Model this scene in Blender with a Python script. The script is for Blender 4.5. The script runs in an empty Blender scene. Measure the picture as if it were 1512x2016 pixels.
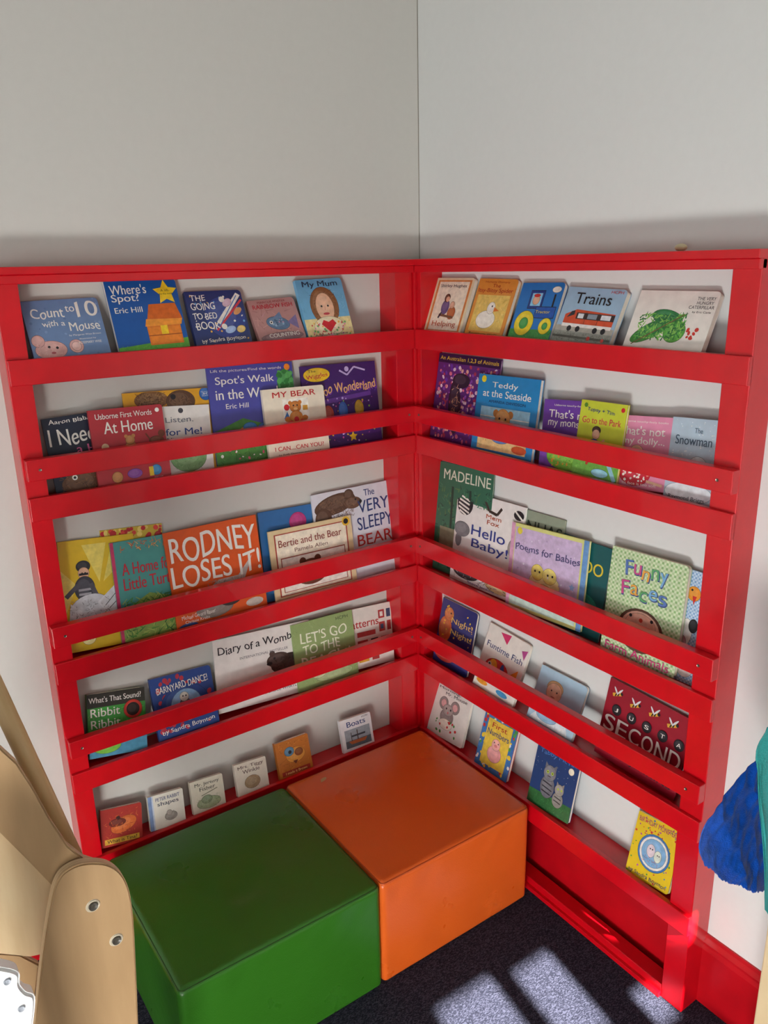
import bpy, bmesh, math, random
import numpy as np
from mathutils import Vector, Matrix, noise
random.seed(4)
# ---------------------------------------------------------------- constants
C=np.array([-1.2879,-1.6790,1.4934]); PSI,TH,RO,F=.6053,.2968,-.0231,1592.79
WL,WR,D=1.001,.951,.075
T=1.5
LIP=[1.3415,1.0805,.7302,.4688,.245]
RZ={2:(1.157,1.116),3:(.814,.770),4:(.553,.513)}
OTH=.262
def RR(psi,th,ro):
    f=np.array([np.sin(psi)*np.cos(th),np.cos(psi)*np.cos(th),-np.sin(th)])
    r=np.array([np.cos(psi),-np.sin(psi),0.])
    u=np.cross(r,f)
    return r*np.cos(ro)+u*np.sin(ro), -r*np.sin(ro)+u*np.cos(ro), f
r3,u3,f3=RR(PSI,TH,RO)
def unproj(px,pt,nrm):
    d=f3*F+r3*(px[0]-756)-u3*(px[1]-1008)
    nrm=np.array(nrm,float); t=((np.array(pt)-C)@nrm)/(d@nrm)
    return C+t*d
S=bpy.context.scene
def link(o): S.collection.objects.link(o); return o
# ---------------------------------------------------------------- materials
def lin(c): return c/12.92 if c<=.04045 else ((c+.055)/1.055)**2.4
def hexc(h): h=h.lstrip('#'); return tuple(lin(int(h[i:i+2],16)/255) for i in (0,2,4))+(1,)
_m={}
def mat(h,rough=.4,var=0.0,bump=0.0,scale=40,coat=0.0,name=None,spec=.5):
    k=(h,rough,var,bump,scale,coat)
    if k in _m: return _m[k]
    m=bpy.data.materials.new(name or 'paint_'+h); m.use_nodes=True
    nt=m.node_tree; b=nt.nodes['Principled BSDF']
    b.inputs['Base Color'].default_value=hexc(h); b.inputs['Roughness'].default_value=rough
    b.inputs['Coat Weight'].default_value=coat; b.inputs['Specular IOR Level'].default_value=spec
    if var or bump:
        tc=nt.nodes.new('ShaderNodeTexCoord'); no=nt.nodes.new('ShaderNodeTexNoise')
        no.inputs['Scale'].default_value=scale; no.inputs['Detail'].default_value=5
        nt.links.new(tc.outputs['Object'],no.inputs['Vector'])
        if var:
            cr=nt.nodes.new('ShaderNodeValToRGB'); c=hexc(h)
            cr.color_ramp.elements[0].color=tuple(x*(1-var) for x in c[:3])+(1,)
            cr.color_ramp.elements[1].color=tuple(min(1,x*(1+var)) for x in c[:3])+(1,)
            cr.color_ramp.elements[0].position=.3; cr.color_ramp.elements[1].position=.7
            nt.links.new(no.outputs['Fac'],cr.inputs[0]); nt.links.new(cr.outputs[0],b.inputs['Base Color'])
        if bump:
            bp=nt.nodes.new('ShaderNodeBump'); bp.inputs['Strength'].default_value=bump; bp.inputs['Distance'].default_value=.002
            nt.links.new(no.outputs['Fac'],bp.inputs['Height']); nt.links.new(bp.outputs[0],b.inputs['Normal'])
    _m[k]=m; return m
RED=mat('cb0618',.28,.08,.22,18,.25,'red_gloss_paint')
REDD=mat('b80a18',.34,.10,.2,18,.1,'red_baseboard_paint')
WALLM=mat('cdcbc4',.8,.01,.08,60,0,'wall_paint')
WALLR=mat('dcdedb',.8,.01,.08,60,0,'wall_paint_right_lit')  # lighter copy of the wall paint; stronger light on this wall put into colour
CEIL=mat('cfcdc8',.8,.01,.1,30,0,'ceiling_paint')
PAGE=mat('e9e2d2',.8,.04,0,200,0,'paper_pages')
STEEL=mat('8a8478',.3,.05,0,30,0,'steel'); STEEL.node_tree.nodes['Principled BSDF'].inputs['Metallic'].default_value=.9
def carpet_mat():
    m=bpy.data.materials.new('carpet'); m.use_nodes=True; nt=m.node_tree; b=nt.nodes['Principled BSDF']
    b.inputs['Roughness'].default_value=.95; b.inputs['Specular IOR Level'].default_value=.1
    tc=nt.nodes.new('ShaderNodeTexCoord'); mp=nt.nodes.new('ShaderNodeMapping'); mp.inputs['Rotation'].default_value=(0,0,.5); mp.inputs['Scale'].default_value=(1,2.4,1)
    v=nt.nodes.new('ShaderNodeTexVoronoi'); v.inputs['Scale'].default_value=260
    n2=nt.nodes.new('ShaderNodeTexNoise'); n2.inputs['Scale'].default_value=190; n2.inputs['Detail'].default_value=2
    nt.links.new(tc.outputs['Object'],mp.inputs[0]); nt.links.new(mp.outputs[0],v.inputs['Vector']); nt.links.new(mp.outputs[0],n2.inputs['Vector'])
    mx=nt.nodes.new('ShaderNodeMath'); mx.operation='MULTIPLY_ADD'; mx.inputs[1].default_value=.6
    nt.links.new(v.outputs['Distance'],mx.inputs[0]); nt.links.new(n2.outputs['Fac'],mx.inputs[2])
    cr=nt.nodes.new('ShaderNodeValToRGB'); e=cr.color_ramp.elements
    e[0].position=.5; e[0].color=hexc('1a1b25'); e[1].position=1.0; e[1].color=hexc('444554')
    e2=cr.color_ramp.elements.new(.78); e2.color=hexc('282935')
    nt.links.new(mx.outputs[0],cr.inputs[0]); nt.links.new(cr.outputs[0],b.inputs['Base Color'])
    bp=nt.nodes.new('ShaderNodeBump'); bp.inputs['Strength'].default_value=.25; bp.inputs['Distance'].default_value=.002
    nt.links.new(mx.outputs[0],bp.inputs['Height']); nt.links.new(bp.outputs[0],b.inputs['Normal'])
    return m
def wood_mat(name,c1,c2,axis_scale=(3,3,30),rough=.45):
    m=bpy.data.materials.new(name); m.use_nodes=True; nt=m.node_tree; b=nt.nodes['Principled BSDF']
    b.inputs['Roughness'].default_value=rough
    tc=nt.nodes.new('ShaderNodeTexCoord'); mp=nt.nodes.new('ShaderNodeMapping'); mp.inputs['Scale'].default_value=axis_scale
    no=nt.nodes.new('ShaderNodeTexNoise'); no.inputs['Scale'].default_value=4; no.inputs['Detail'].default_value=6
    cr=nt.nodes.new('ShaderNodeValToRGB'); cr.color_ramp.elements[0].position=.3; cr.color_ramp.elements[1].position=.7
    cr.color_ramp.elements[0].color=hexc(c1); cr.color_ramp.elements[1].color=hexc(c2)
    nt.links.new(tc.outputs['Object'],mp.inputs[0]); nt.links.new(mp.outputs[0],no.inputs['Vector'])
    nt.links.new(no.outputs['Fac'],cr.inputs[0]); nt.links.new(cr.outputs[0],b.inputs['Base Color'])
    return m
PLY=wood_mat('birch_plywood','a98a64','b2936c',(14,3,2),.32)
PLYL=wood_mat('pale_plywood','d2b68c','dcc49c',(14,3,2))
PLYE=wood_mat('plywood_edge','a5845e','e0c8a2',(1,160,1))
DOW=wood_mat('dowel_wood','c4a06c','d6b888',(20,20,2))
# ---------------------------------------------------------------- helpers
def mesh_obj(name,verts,faces,mats,fm=None,parent=None,smooth=False):
    me=bpy.data.meshes.new(name); me.from_pydata([tuple(map(float,v)) for v in verts],[],faces)
    for m in (mats if isinstance(mats,list) else [mats]): me.materials.append(m)
    if fm:
        for p,i in zip(me.polygons,fm): p.material_index=i
    if smooth:
        for p in me.polygons: p.use_smooth=True
    me.update(); o=link(bpy.data.objects.new(name,me))
    if parent: o.parent=parent
    return o
def box(name,lo,hi,m,parent=None,bev=.0015,segs=2):
    lo=np.array(lo,float);hi=np.array(hi,float); a=np.minimum(lo,hi);b=np.maximum(lo,hi);c=(a+b)/2
    bm=bmesh.new(); bmesh.ops.create_cube(bm,size=1)
    for v in bm.verts: v.co=Vector([v.co[i]*(b-a)[i] for i in range(3)])
    if bev: bmesh.ops.bevel(bm,geom=bm.edges[:],offset=bev,segments=segs,affect='EDGES',profile=.5)
    me=bpy.data.meshes.new(name); bm.to_mesh(me); bm.free(); me.materials.append(m)
    o=link(bpy.data.objects.new(name,me)); o.location=Vector(c)
    if parent:
        o.parent=parent; o.location=Vector(c)-parent.location
    return o
def empty(name,loc,label=None,cat=None,group=None):
    e=link(bpy.data.objects.new(name,None)); e.location=Vector(loc); e.empty_display_size=.05
    if label: e['label']=label
    if cat: e['category']=cat
    if group: e['group']=group
    return e
class U: pass
UL=U(); UL.r=np.array([1.,0,0]); UL.n=np.array([0,-1.,0])
UR=U(); UR.r=np.array([0,-1.,0]); UR.n=np.array([-1.,0,0])
UPV=np.array([0,0,1.])
def P(un,u,t,z): return un.r*u+un.n*t+UPV*z
# ---------------------------------------------------------------- room
def struct(o): o['kind']='structure'; return o
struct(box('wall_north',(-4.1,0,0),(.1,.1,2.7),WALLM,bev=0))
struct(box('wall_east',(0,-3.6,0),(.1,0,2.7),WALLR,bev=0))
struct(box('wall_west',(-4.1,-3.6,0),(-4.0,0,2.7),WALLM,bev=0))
struct(box('floor',(-4.1,-3.7,-.1),(.1,.1,0),carpet_mat(),bev=0))
struct(box('ceiling',(-4.1,-3.7,2.7),(.1,.1,2.8),CEIL,bev=0))
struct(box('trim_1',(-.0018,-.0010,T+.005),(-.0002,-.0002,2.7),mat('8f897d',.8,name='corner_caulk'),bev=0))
SUN=np.array([-.12,-.80,.62]); SUN/=np.linalg.norm(SUN)
def to_south(pt):
    t=(-3.6-pt[1])/SUN[1]; q=np.array(pt)+SUN*t; return q[0],q[2]
def flo(x,y): return unproj((x,y),(0,0,0),(0,0,1))
def opening(p1,p2,depth):  # gap added in the unseen wall, shaped backwards from its sun patch on the floor
    a=to_south((p1[0],(p1[1]+p2[1])/2,0)); b=to_south((p2[0],(p1[1]+p2[1])/2,0))
    zb=to_south((p1[0],(p1[1]+p2[1])/2-depth,0))[1]
    return (min(a[0],b[0]),max(a[0],b[0]),zb,a[1])
fa,fb,fc,fd=flo(1005,1912),flo(1085,1880),flo(845,1975),flo(980,1940)
opn=[opening(fa,fb,.20),opening(fc,fd,.20)]
g1=to_south((-.10,-.905,.0)); opn.append((g1[0]-.02,g1[0]+.035,g1[1]-.03,g1[1]+.03))  # further small gaps added to throw sun glints on shelf base, baseboard and toy
g2=to_south(unproj((1185,1815),(-.03,0,0),(1,0,0))); opn.append((g2[0]-.015,g2[0]+.015,g2[1]-.03,g2[1]+.03))
g3=to_south(unproj((20,1975),(0,-.87,0),(0,1,0))); opn.append((g3[0]-.12,g3[0]+.05,g3[1]-.12,g3[1]+.05))
xs=sorted(set([-4.1,.1]+[v for o_ in opn for v in o_[:2]])); allz=sorted(set([0,2.7]+[v for o_ in opn for v in o_[2:]]))
verts=[];faces=[]
for i in range(len(xs)-1):
    for j in range(len(allz)-1):
        cx=(xs[i]+xs[i+1])/2; cz=(allz[j]+allz[j+1])/2
        if any(a<cx<b and c<cz<d for a,b,c,d in opn): continue
        k=len(verts); verts+=[(xs[i],-3.6,allz[j]),(xs[i+1],-3.6,allz[j]),(xs[i+1],-3.6,allz[j+1]),(xs[i],-3.6,allz[j+1])]; faces.append((k,k+1,k+2,k+3))
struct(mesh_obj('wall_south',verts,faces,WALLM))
def skirting(name,un,u0,u1):
    prof=[(0,0),(.014,0),(.014,.135),(.011,.145),(.011,.150),(.006,.160),(.004,.167),(0,.167)]
    v=[P(un,u0,a,b) for a,b in prof]+[P(un,u1,a,b) for a,b in prof]; k=len(prof)
    f=[(i,(i+1)%k,k+(i+1)%k,k+i) for i in range(k)]+[tuple(range(k))[::-1],tuple(range(k,2*k))]
    return struct(mesh_obj(name,v,f,REDD))
skirting('baseboard_north',UL,-4.0,-.0)
skirting('baseboard_east',UR,.014,3.6)
# ---------------------------------------------------------------- shelf units
def cyl(name,c,axis,r,h,m,parent,seg=20):
    bm=bmesh.new(); bmesh.ops.create_cone(bm,cap_ends=True,segments=seg,radius1=r,radius2=r*.85,depth=h)
    top=max(bm.faces,key=lambda f:f.calc_center_median().z)
    bmesh.ops.inset_region(bm,faces=[top],thickness=r*.45)
    for v in top.verts: v.co.z-=h*.5
    me=bpy.data.meshes.new(name); bm.to_mesh(me); bm.free(); me.materials.append(m)
    o=link(bpy.data.objects.new(name,me)); q=Vector(axis).to_track_quat('Z','Y')
    o.rotation_mode='QUATERNION'; o.rotation_quaternion=q
    o.parent=parent; base=Vector(parent.location) if parent.parent is None else Vector(parent.location)+Vector(parent.parent.location)
    o.location=Vector(c)-base
    return o
TS=.067
def unit(un,u0,u1,label,swa,swb):
    base=P(un,(u0+u1)/2,0,0)
    e=empty('book_display_shelf',base,label,'bookshelf')
    e['group']='red display shelves in the corner'
    def b(name,a0,a1,t0,t1,z0,z1,bev=.0015): return box(name,P(un,a0,t0,z0),P(un,a1,t1,z1),RED,e,bev)
    for a,bb in ((u0,u0+swa),(u1-swb,u1)):
        b('stile',a,bb,.0,TS,0,T-.008)
    b('top_board',u0-.0,u1,.0,D+.004,T-.010,T+.004)
    b('top_rail',u0,u1,TS-.012,D,T-.026,T-.010)
    for i,z in enumerate(LIP):
        b('shelf_lip',u0+.002,u1-.0,TS-.004,D,z-.047,z)
        b('shelf_board',u0+swa,u1-swb,0.0155 if z<.2 else .001,TS-.004,z-.030,z-.012)
    for k,(za,zb) in RZ.items():
        r=b('retaining_rail',u0+.004,u1,TS,TS+.019,zb,za)
        for uu in (u0+.028,u1-.028):
            cyl('screw',P(un,uu,TS+.0195,(za+zb)/2),un.n,.0032,.0015,STEEL,r,12)
    b('bottom_rail',u0+swa,u1-swb,.03,TS,.0,.030)
    b('bottom_rail',u0+swa,u1-swb,TS-.004,D,.0,.012,.001)
    return e
unit(UL,-WL,-D,'red painted wooden book display shelf standing behind the green ottoman',.041,.05)
unit(UR,D,WR,'red painted wooden book display shelf on the blue cape side',.014,.05)
fl=box('corner_post',(-D+.0005,-D+.0005,0),(-.0155,-.0155,T-.001),RED,None,.001)
fl['label']='red painted square timber post joining the two shelves in the corner'; fl['category']='post'
# ---------------------------------------------------------------- text + cover art
_tc={}
def textmesh(s):
    if s in _tc: return _tc[s]
    cu=bpy.data.curves.new('t','FONT'); cu.body=s; cu.size=1; cu.resolution_u=5; cu.offset=0
    o=link(bpy.data.objects.new('t',cu)); bpy.context.view_layer.update()
    dg=bpy.context.evaluated_depsgraph_get()
    me=o.evaluated_get(dg).to_mesh()
    V=np.array([v.co[:] for v in me.vertices]); Fc=[tuple(p.vertices) for p in me.polygons]
    o.evaluated_get(dg).to_mesh_clear()
    bpy.data.objects.remove(o); bpy.data.curves.remove(cu)
    mn=V.min(0);mx=V.max(0); V=(V-mn)/np.maximum(mx-mn,1e-6)
    _tc[s]=(V[:,:2],Fc); return _tc[s]
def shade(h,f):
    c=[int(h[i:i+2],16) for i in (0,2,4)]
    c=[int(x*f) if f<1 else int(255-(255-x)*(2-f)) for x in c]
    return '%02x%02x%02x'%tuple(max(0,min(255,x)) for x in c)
class Layer:
    def __init__(s): s.v=[];s.f=[];s.fm=[];s.m=[]
    def col(s,h,tx=False):
        m=mat(h,.38,.0 if tx else .14,0,90)
        if m not in s.m: s.m.append(m)
        return s.m.index(m)
    def poly(s,pts,h,z):
        k=len(s.v); s.v+=[(x,y,z) for x,y in pts]; s.f.append(tuple(range(k,k+len(pts)))); s.fm.append(s.col(h))
def circ(cx,cy,rx,ry,n=20,rot=0):
    out=[]
    for i in range(n):
        a=2*math.pi*i/n; x=rx*math.cos(a);y=ry*math.sin(a)
        out.append((cx+x*math.cos(rot)-y*math.sin(rot),cy+x*math.sin(rot)+y*math.cos(rot)))
    return out
def draw(items,W,H,zt):
    A=Layer(); st=.00006
    for k,it in enumerate(items):
        z=zt+.00015+st*k; c=it[0]
        if c=='t':
            _,s,x,y,w,h,colr=it[:7]; rot=it[7] if len(it)>7 else 0; wp=it[8] if len(it)>8 else 0
            V,Fc=textmesh(s); ar=w*W/(h*H)
            ph=sum(map(ord,s))%7; ci=A.col(colr,True)
            bold=[0,.011*h*H,.022*h*H] if h>.055 else [0]
            for bi,bo in enumerate(bold):
                k0=len(A.v)
                for a,b in V:
                    if wp:
                        q=a*ar
                        b2=b+wp*(.5*math.sin(q*2.3+ph)+.35*math.sin(q*5.1+ph*2))+wp*.5*(b-.5)*math.sin(q*3.7+ph)
                        a2=a+wp*.35*(b-.5)*math.sin(q*2.9+ph)/ar; a,b=a2,b2
                    dx=(a-.5)*w*W+bo; dy=(b-.5)*h*H
                    A.v.append((x*W+dx*math.cos(rot)-dy*math.sin(rot),y*H+dx*math.sin(rot)+dy*math.cos(rot),z+.0001+bi*.00001))
                for f in Fc: A.f.append(tuple(i+k0 for i in f)); A.fm.append(ci)
        elif c=='r':
            _,x0,y0,x1,y1,h=it; A.poly([(x0*W,y0*H),(x1*W,y0*H),(x1*W,y1*H),(x0*W,y1*H)],h,z)
        elif c in 'ce':
            if c=='c': _,x,y,r,h=it; rx=ry=r*W; rot=0
            else: x,y,h=it[1],it[2],it[5]; rx,ry=it[3]*W,it[4]*H; rot=it[6] if len(it)>6 else 0
            X,Y=x*W,y*H
            def cl(pts): return [(max(.0006,min(W-.0006,a)),max(.0006,min(H-.0006,b))) for a,b in pts]
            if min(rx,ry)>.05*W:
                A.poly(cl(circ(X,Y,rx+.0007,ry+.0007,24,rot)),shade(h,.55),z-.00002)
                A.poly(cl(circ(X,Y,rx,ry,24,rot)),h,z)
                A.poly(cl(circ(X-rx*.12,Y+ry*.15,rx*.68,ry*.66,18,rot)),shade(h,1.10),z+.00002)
            else: A.poly(cl(circ(X,Y,rx,ry,14,rot)),h,z)
        elif c=='p':
            A.poly([(x*W,y*H) for x,y in it[1]],it[2],z)
        elif c=='s':
            _,x,y,r,h,npt=it; pts=[]
            for i in range(npt*2):
                a=math.pi/2+math.pi*i/npt; q=r*W*(1 if i%2==0 else .5); pts.append((x*W+q*math.cos(a),y*H+q*math.sin(a)))
            A.poly(pts,h,z)
        elif c=='l':
            _,pts,wd,h=it; pts=[np.array([x*W,y*H]) for x,y in pts]
            for a,b in zip(pts[:-1],pts[1:]):
                d=b-a; d=d/max(1e-9,np.linalg.norm(d)); q=np.array([-d[1],d[0]])*wd*W/2
                A.poly([tuple(a+q),tuple(a-q),tuple(b-q),tuple(b+q)],h,z)
        elif c=='dots':
            _,nn,seed,r,cols,(x0,y0,x1,y1)=it; rg=random.Random(seed)
            for i in range(nn):
                cx_,cy_=rg.uniform(x0,x1)*W,rg.uniform(y0,y1)*H; r_=r*W*rg.uniform(.6,1.2)
                cx_=max(r_,min(W-r_,cx_)); cy_=max(r_,min(H-r_,cy_))
                A.poly(circ(cx_,cy_,r_,r_*rg.uniform(.6,1),8,rg.uniform(0,3)),rg.choice(cols),z+i*2e-7)
        elif c=='scr':
            _,nn,seed,ln,wd,cols,(x0,y0,x1,y1)=it; rg=random.Random(seed)
            for i in range(nn):
                x,y=rg.uniform(x0,x1)*W,rg.uniform(y0,y1)*H; a=rg.uniform(0,3.14); l_=ln*W*rg.uniform(.5,1)
                d=np.array([math.cos(a),math.sin(a)])*l_/2; q=np.array([-d[1],d[0]])/(l_/2)*wd*W/2
                b_=np.array([max(l_/2,min(W-l_/2,x)),max(l_/2,min(H-l_/2,y))])
                A.poly([tuple(b_-d-q),tuple(b_+d-q*.3),tuple(b_+d+q*.3),tuple(b_-d+q)],rg.choice(cols),z+i*2e-7)
        elif c=='chk':
            _,x0,y0,x1,y1,nn,h,h2=it
            for i in range(nn):
                a=x0+(x1-x0)*(i+.0)/nn; b=x0+(x1-x0)*(i+.5)/nn
                A.poly([(a*W,y0*H),(b*W,y0*H),(b*W,y1*H),(a*W,y1*H)],h,z)
            m=int(nn*H/W*(y1-y0))+1
            for i in range(m):
                a=y0+(y1-y0)*i/m; b=y0+(y1-y0)*(i+.5)/m
                A.poly([(x0*W,a*H),(x1*W,a*H),(x1*W,b*H),(x0*W,b*H)],h,z+1e-5)
                for j in range(nn):
                    xa=x0+(x1-x0)*j/nn; xb=x0+(x1-x0)*(j+.5)/nn
                    A.poly([(xa*W,a*H),(xb*W,a*H),(xb*W,b*H),(xa*W,b*H)],h2,z+2e-5)
    return A
def outline(W,H,r,x0=0.,e=0.):
    r=max(r,.0008); pts=[(x0,e)]
    for i in range(6):
        a=-math.pi/2+math.pi/2*i/5; pts.append((W-e-r+r*math.cos(a),e+r+r*math.sin(a)))
    for i in range(6):
        a=math.pi/2*i/5; pts.append((W-e-r+r*math.cos(a),H-e-r+r*math.sin(a)))
    pts.append((x0,H-e)); return pts
def prism(pts,z0,z1,k0):
    n_=len(pts); v=[(x,y,z0) for x,y in pts]+[(x,y,z1) for x,y in pts]
    f=[tuple(k0+i for i in range(n_))[::-1],tuple(k0+n_+i for i in range(n_))]+[(k0+i,k0+(i+1)%n_,k0+n_+(i+1)%n_,k0+n_+i) for i in range(n_)]
    return v,f
ZS=[z-.012 for z in LIP]
TB=[.0405,.0475,.0535]
REFH={1:None,2:.24,3:.27,4:None,5:None}
def B(un,row,TL,TR,colr,label,items,lay=0,thk=.006,kind='picture_book',lean=None,rad=0,spine=None,tb=None):
    zs=ZS[row-1]
    if tb is None: tb=TB[lay]
    if row in(1,5) or thk>.0085:
        tb=min(tb,.0610-thk)
        if kind=='board_book' and lay==0 and row in(1,4,5): tb=.0605-thk
    H=.15
    for _ in range(12):
        a=lean if lean is not None else (math.asin(min(.8,(tb-.002)/H)) if REFH[row] is None else math.asin((.0405-.002)/REFH[row]))
        if lean is None and REFH[row] is not None and lay==0 and H>REFH[row]: a=math.asin((tb-.002)/H)
        v=UPV*math.cos(a)-un.n*math.sin(a); w=un.n*math.cos(a)+UPV*math.sin(a)
        O=P(un,0,tb,zs); Fp=O+w*thk
        A_=unproj(TL,Fp,w)-Fp; B_=unproj(TR,Fp,w)-Fp
        xa,ya,xb,yb=A_@un.r,A_@v,B_@un.r,B_@v
        ph=math.atan2(yb-ya,xb-xa); W=math.hypot(xb-xa,yb-ya)
        if abs(ph)<.012: ph=0; ya=yb=(ya+yb)/2
        H=min(ya,yb)/math.cos(ph)
    rr=un.r*math.cos(ph)+v*math.sin(ph); vv=-un.r*math.sin(ph)+v*math.cos(ph)
    BL=O+un.r*xa+v*ya-vv*H
    e=empty(kind,(0,0,0),label,'book','front-facing books on tier %s of the display shelf'%(['one','two','three','four','five'][row-1]))
    e.matrix_world=Matrix([[rr[i],vv[i],w[i],BL[i]] for i in range(3)]+[[0,0,0,1]])
    ct=.0009 if kind!='board_book' else .0016
    o1=outline(W,H,rad); sp=[(0,0),(ct,0),(ct,H),(0,H)]
    V=[];Fc=[];fm=[]
    for pts,z0,z1,mi in ((o1,thk-ct,thk,0),(o1,0,ct,0),(sp,ct,thk-ct,1)):
        a_,b_=prism(pts,z0,z1,len(V)); V+=a_;Fc+=b_;fm+=[mi]*len(b_)
    mc=mat(colr,.34,.05,.05,60); ms=mat(spine,.4,.05,0,60) if spine else mc
    A=draw(items,W,H,thk); k0=len(V)
    V+=A.v; Fc+=[tuple(i+k0 for i in f) for f in A.f]; fm+=[i+2 for i in A.fm]
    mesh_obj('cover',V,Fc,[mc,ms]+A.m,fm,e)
    ins=.0012 if kind!='board_book' else .0003
    a_,b_=prism(outline(W,H,rad,ct,ins),ct,thk-ct,0)
    mesh_obj('page_block',a_,b_,PAGE,None,e)
BB=dict(kind='board_book',rad=.008,thk=.011)
W_='f2efe6';K='1d1d22'
def letters(s,x0,x1,y,h,cols,amp=.02,ol=None):
    out=[];n_=len(s)
    for i,ch in enumerate(s):
        if ch==' ': continue
        x=x0+(x1-x0)*(i+.5)/n_; w=(x1-x0)/n_*.82*(.4 if ch in 'iIl!' else 1); yy=y+amp*math.sin(i*2.4); r_=.12*math.sin(i*1.9+1) if amp else 0
        hh=h*(.72 if ch in 'acemnorsuvwxz' else 1)
        if ch in 'gpqy': yy-=h*.2
        elif hh<h: yy-=h*.14
        if ol: out.append(('t',ch,x+.008,yy-.006,w*1.12,hh*1.1,ol,r_))
        out.append(('t',ch,x,yy,w,hh,cols[i%len(cols)],r_))
    return out
# ---- left, tier one
B(UL,1,(38,594),(190,585),'6f8bb5','grey-blue board book with a pink mouse, leaning on the top tier',[('dots',30,77,.02,['7f9ac2','6480ab'],(.02,.02,.98,.98)),('e',.24,.17,.2,.15,'d9a7a0'),('c',.1,.33,.08,'d9a7a0'),('c',.57,.2,.09,'d9a7a0'),('c',.57,.2,.06,'e8c0b8'),('c',.22,.22,.018,K),('c',.32,.2,.018,K),('e',.26,.12,.03,.02,'b05a60'),('scr',30,5,.05,.004,['f0d8d0','b8857c'],(.05,.03,.4,.28)),
 ('t','Count',.3,.78,.42,.17,W_,0,.12),('t','to',.6,.83,.12,.1,W_),('t','10',.82,.81,.28,.26,W_,0,.1),('t','with',.3,.6,.2,.1,W_,0,.2),('t','a',.47,.585,.05,.06,W_),('t','Mouse',.74,.53,.4,.15,W_,0,.15),('t','by Margaret Wise Brown',.72,.38,.42,.035,W_),('t','Illustrated by',.74,.31,.22,.03,W_),('t','ROSEMARY WISE',.76,.25,.3,.04,W_)],**BB)
B(UL,1,(203,555),(343,548),'1757a3','dark blue lift-the-flap board book with a yellow star and orange box',[('p',[(0,0),(1,0),(1,.17),(0,.1)],'5fae3b'),('scr',50,4,.05,.006,['4a9030','7ac552'],(0,.01,1,.12)),('r',.45,.1,.93,.36,'e07a22'),('r',.47,.12,.91,.34,'e8862a'),('r',.64,.24,.74,.36,'f6cf2a'),('p',[(.43,.36),(.95,.36),(.98,.44),(.46,.46)],'f09a35'),('p',[(.48,.46),(.98,.44),(.92,.66),(.54,.66)],'d4661c'),('l',[(.45,.23),(.93,.23)],.012,'a04a14'),('s',.82,.81,.18,'f6cf2a',5),
 ('t',"Where's",.3,.88,.5,.13,W_),('t','Spot?',.24,.75,.38,.13,W_),('t','Eric Hill',.25,.6,.38,.075,W_),('t','A lift-',.82,.84,.13,.03,K),('t','the-flap book',.82,.79,.2,.025,K)],spine='e8e4da',**BB)
B(UL,1,(362,575),(472,570),'2c3a6e','navy board book with a white circle and tumbling animals',[('c',.62,.52,.36,'34468a'),('dots',40,3,.018,['e8e4da','e7b04a','6fa6d8'],(.05,.05,.95,.95)),('p',[(.45,.45),(.9,.95),(.97,.9),(.52,.38)],'e8e4da'),('l',[(.42,.3),(.97,.82)],.035,'cf3b45'),('l',[(.46,.34),(.9,.9)],.015,'3f78b8'),('e',.7,.78,.09,.06,'d8b7c8',.6),('c',.62,.84,.05,'e8e4da'),('e',.86,.62,.09,.05,'d89a60',.6),('e',.66,.3,.1,.06,'9fb8e0',.3),('c',.56,.36,.05,'e8e4da'),('e',.85,.3,.08,.06,'e0c070',.3),
 ('t','THE',.2,.88,.26,.1,W_,0,.1),('t','GOING',.26,.73,.42,.12,W_,0,.1),('t','TO BED',.26,.56,.42,.11,W_,0,.1),('t','BOOK',.28,.39,.42,.13,W_,0,.1),('t','by Sandra Boynton',.5,.13,.78,.09,W_,.04,.12)],**BB)
B(UL,1,(485,593),(576,584),'b98a86','dusty pink board book with a blue-grey fish',[('scr',40,14,.2,.02,['c99a94','a87a78','c08f9a'],(.05,.05,.95,.75)),('e',.5,.42,.24,.15,'5a7796',-.2),('p',[(.7,.42),(.93,.58),(.91,.24)],'7a6c98'),('p',[(.42,.55),(.6,.68),(.62,.53)],'6c84a8'),('dots',18,5,.024,['8fb0c8','b98aa8','47617f'],(.38,.32,.66,.5)),('c',.36,.45,.035,W_),('c',.36,.45,.018,K),('e',.5,.1,.45,.1,'8f6f76'),
 ('t','MARCUS PFISTER',.5,.93,.6,.045,'8d2430'),('t','RAINBOW FISH',.5,.83,.85,.1,'c32a3a'),('t','COUNTING',.55,.14,.65,.09,W_)],**BB)
B(UL,1,(580,552),(670,546),'6fb0d6','blue and yellow board book with a smiling woman and red heart',[('r',0,0,1,.34,'e5d69a'),('scr',40,24,.1,.01,['8cc4e2','5fa0c8'],(.02,.4,.98,.98)),('e',.5,.54,.3,.32,'8a5a34'),('scr',90,25,.1,.012,['6a4022','a87444'],(.24,.3,.76,.8)),('e',.5,.52,.19,.24,'e8b895'),('c',.43,.54,.02,K),('c',.57,.54,.02,K),('l',[(.5,.53),(.49,.47)],.012,'c98870'),('e',.5,.41,.07,.02,'c0404a'),('e',.5,.2,.32,.16,'e9dcb6'),('dots',60,8,.022,['d05a50','e7b04a','6fae6a','d98ab0'],(.04,.03,.96,.28)),('p',[(.5,.1),(.34,.24),(.4,.31),(.5,.27),(.6,.31),(.66,.24)],'c9202c'),
 ('t','My Mum',.5,.9,.76,.12,'26304a',0,.06),('t','Anthony Browne',.5,.06,.72,.05,'26304a')],**BB)
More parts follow.
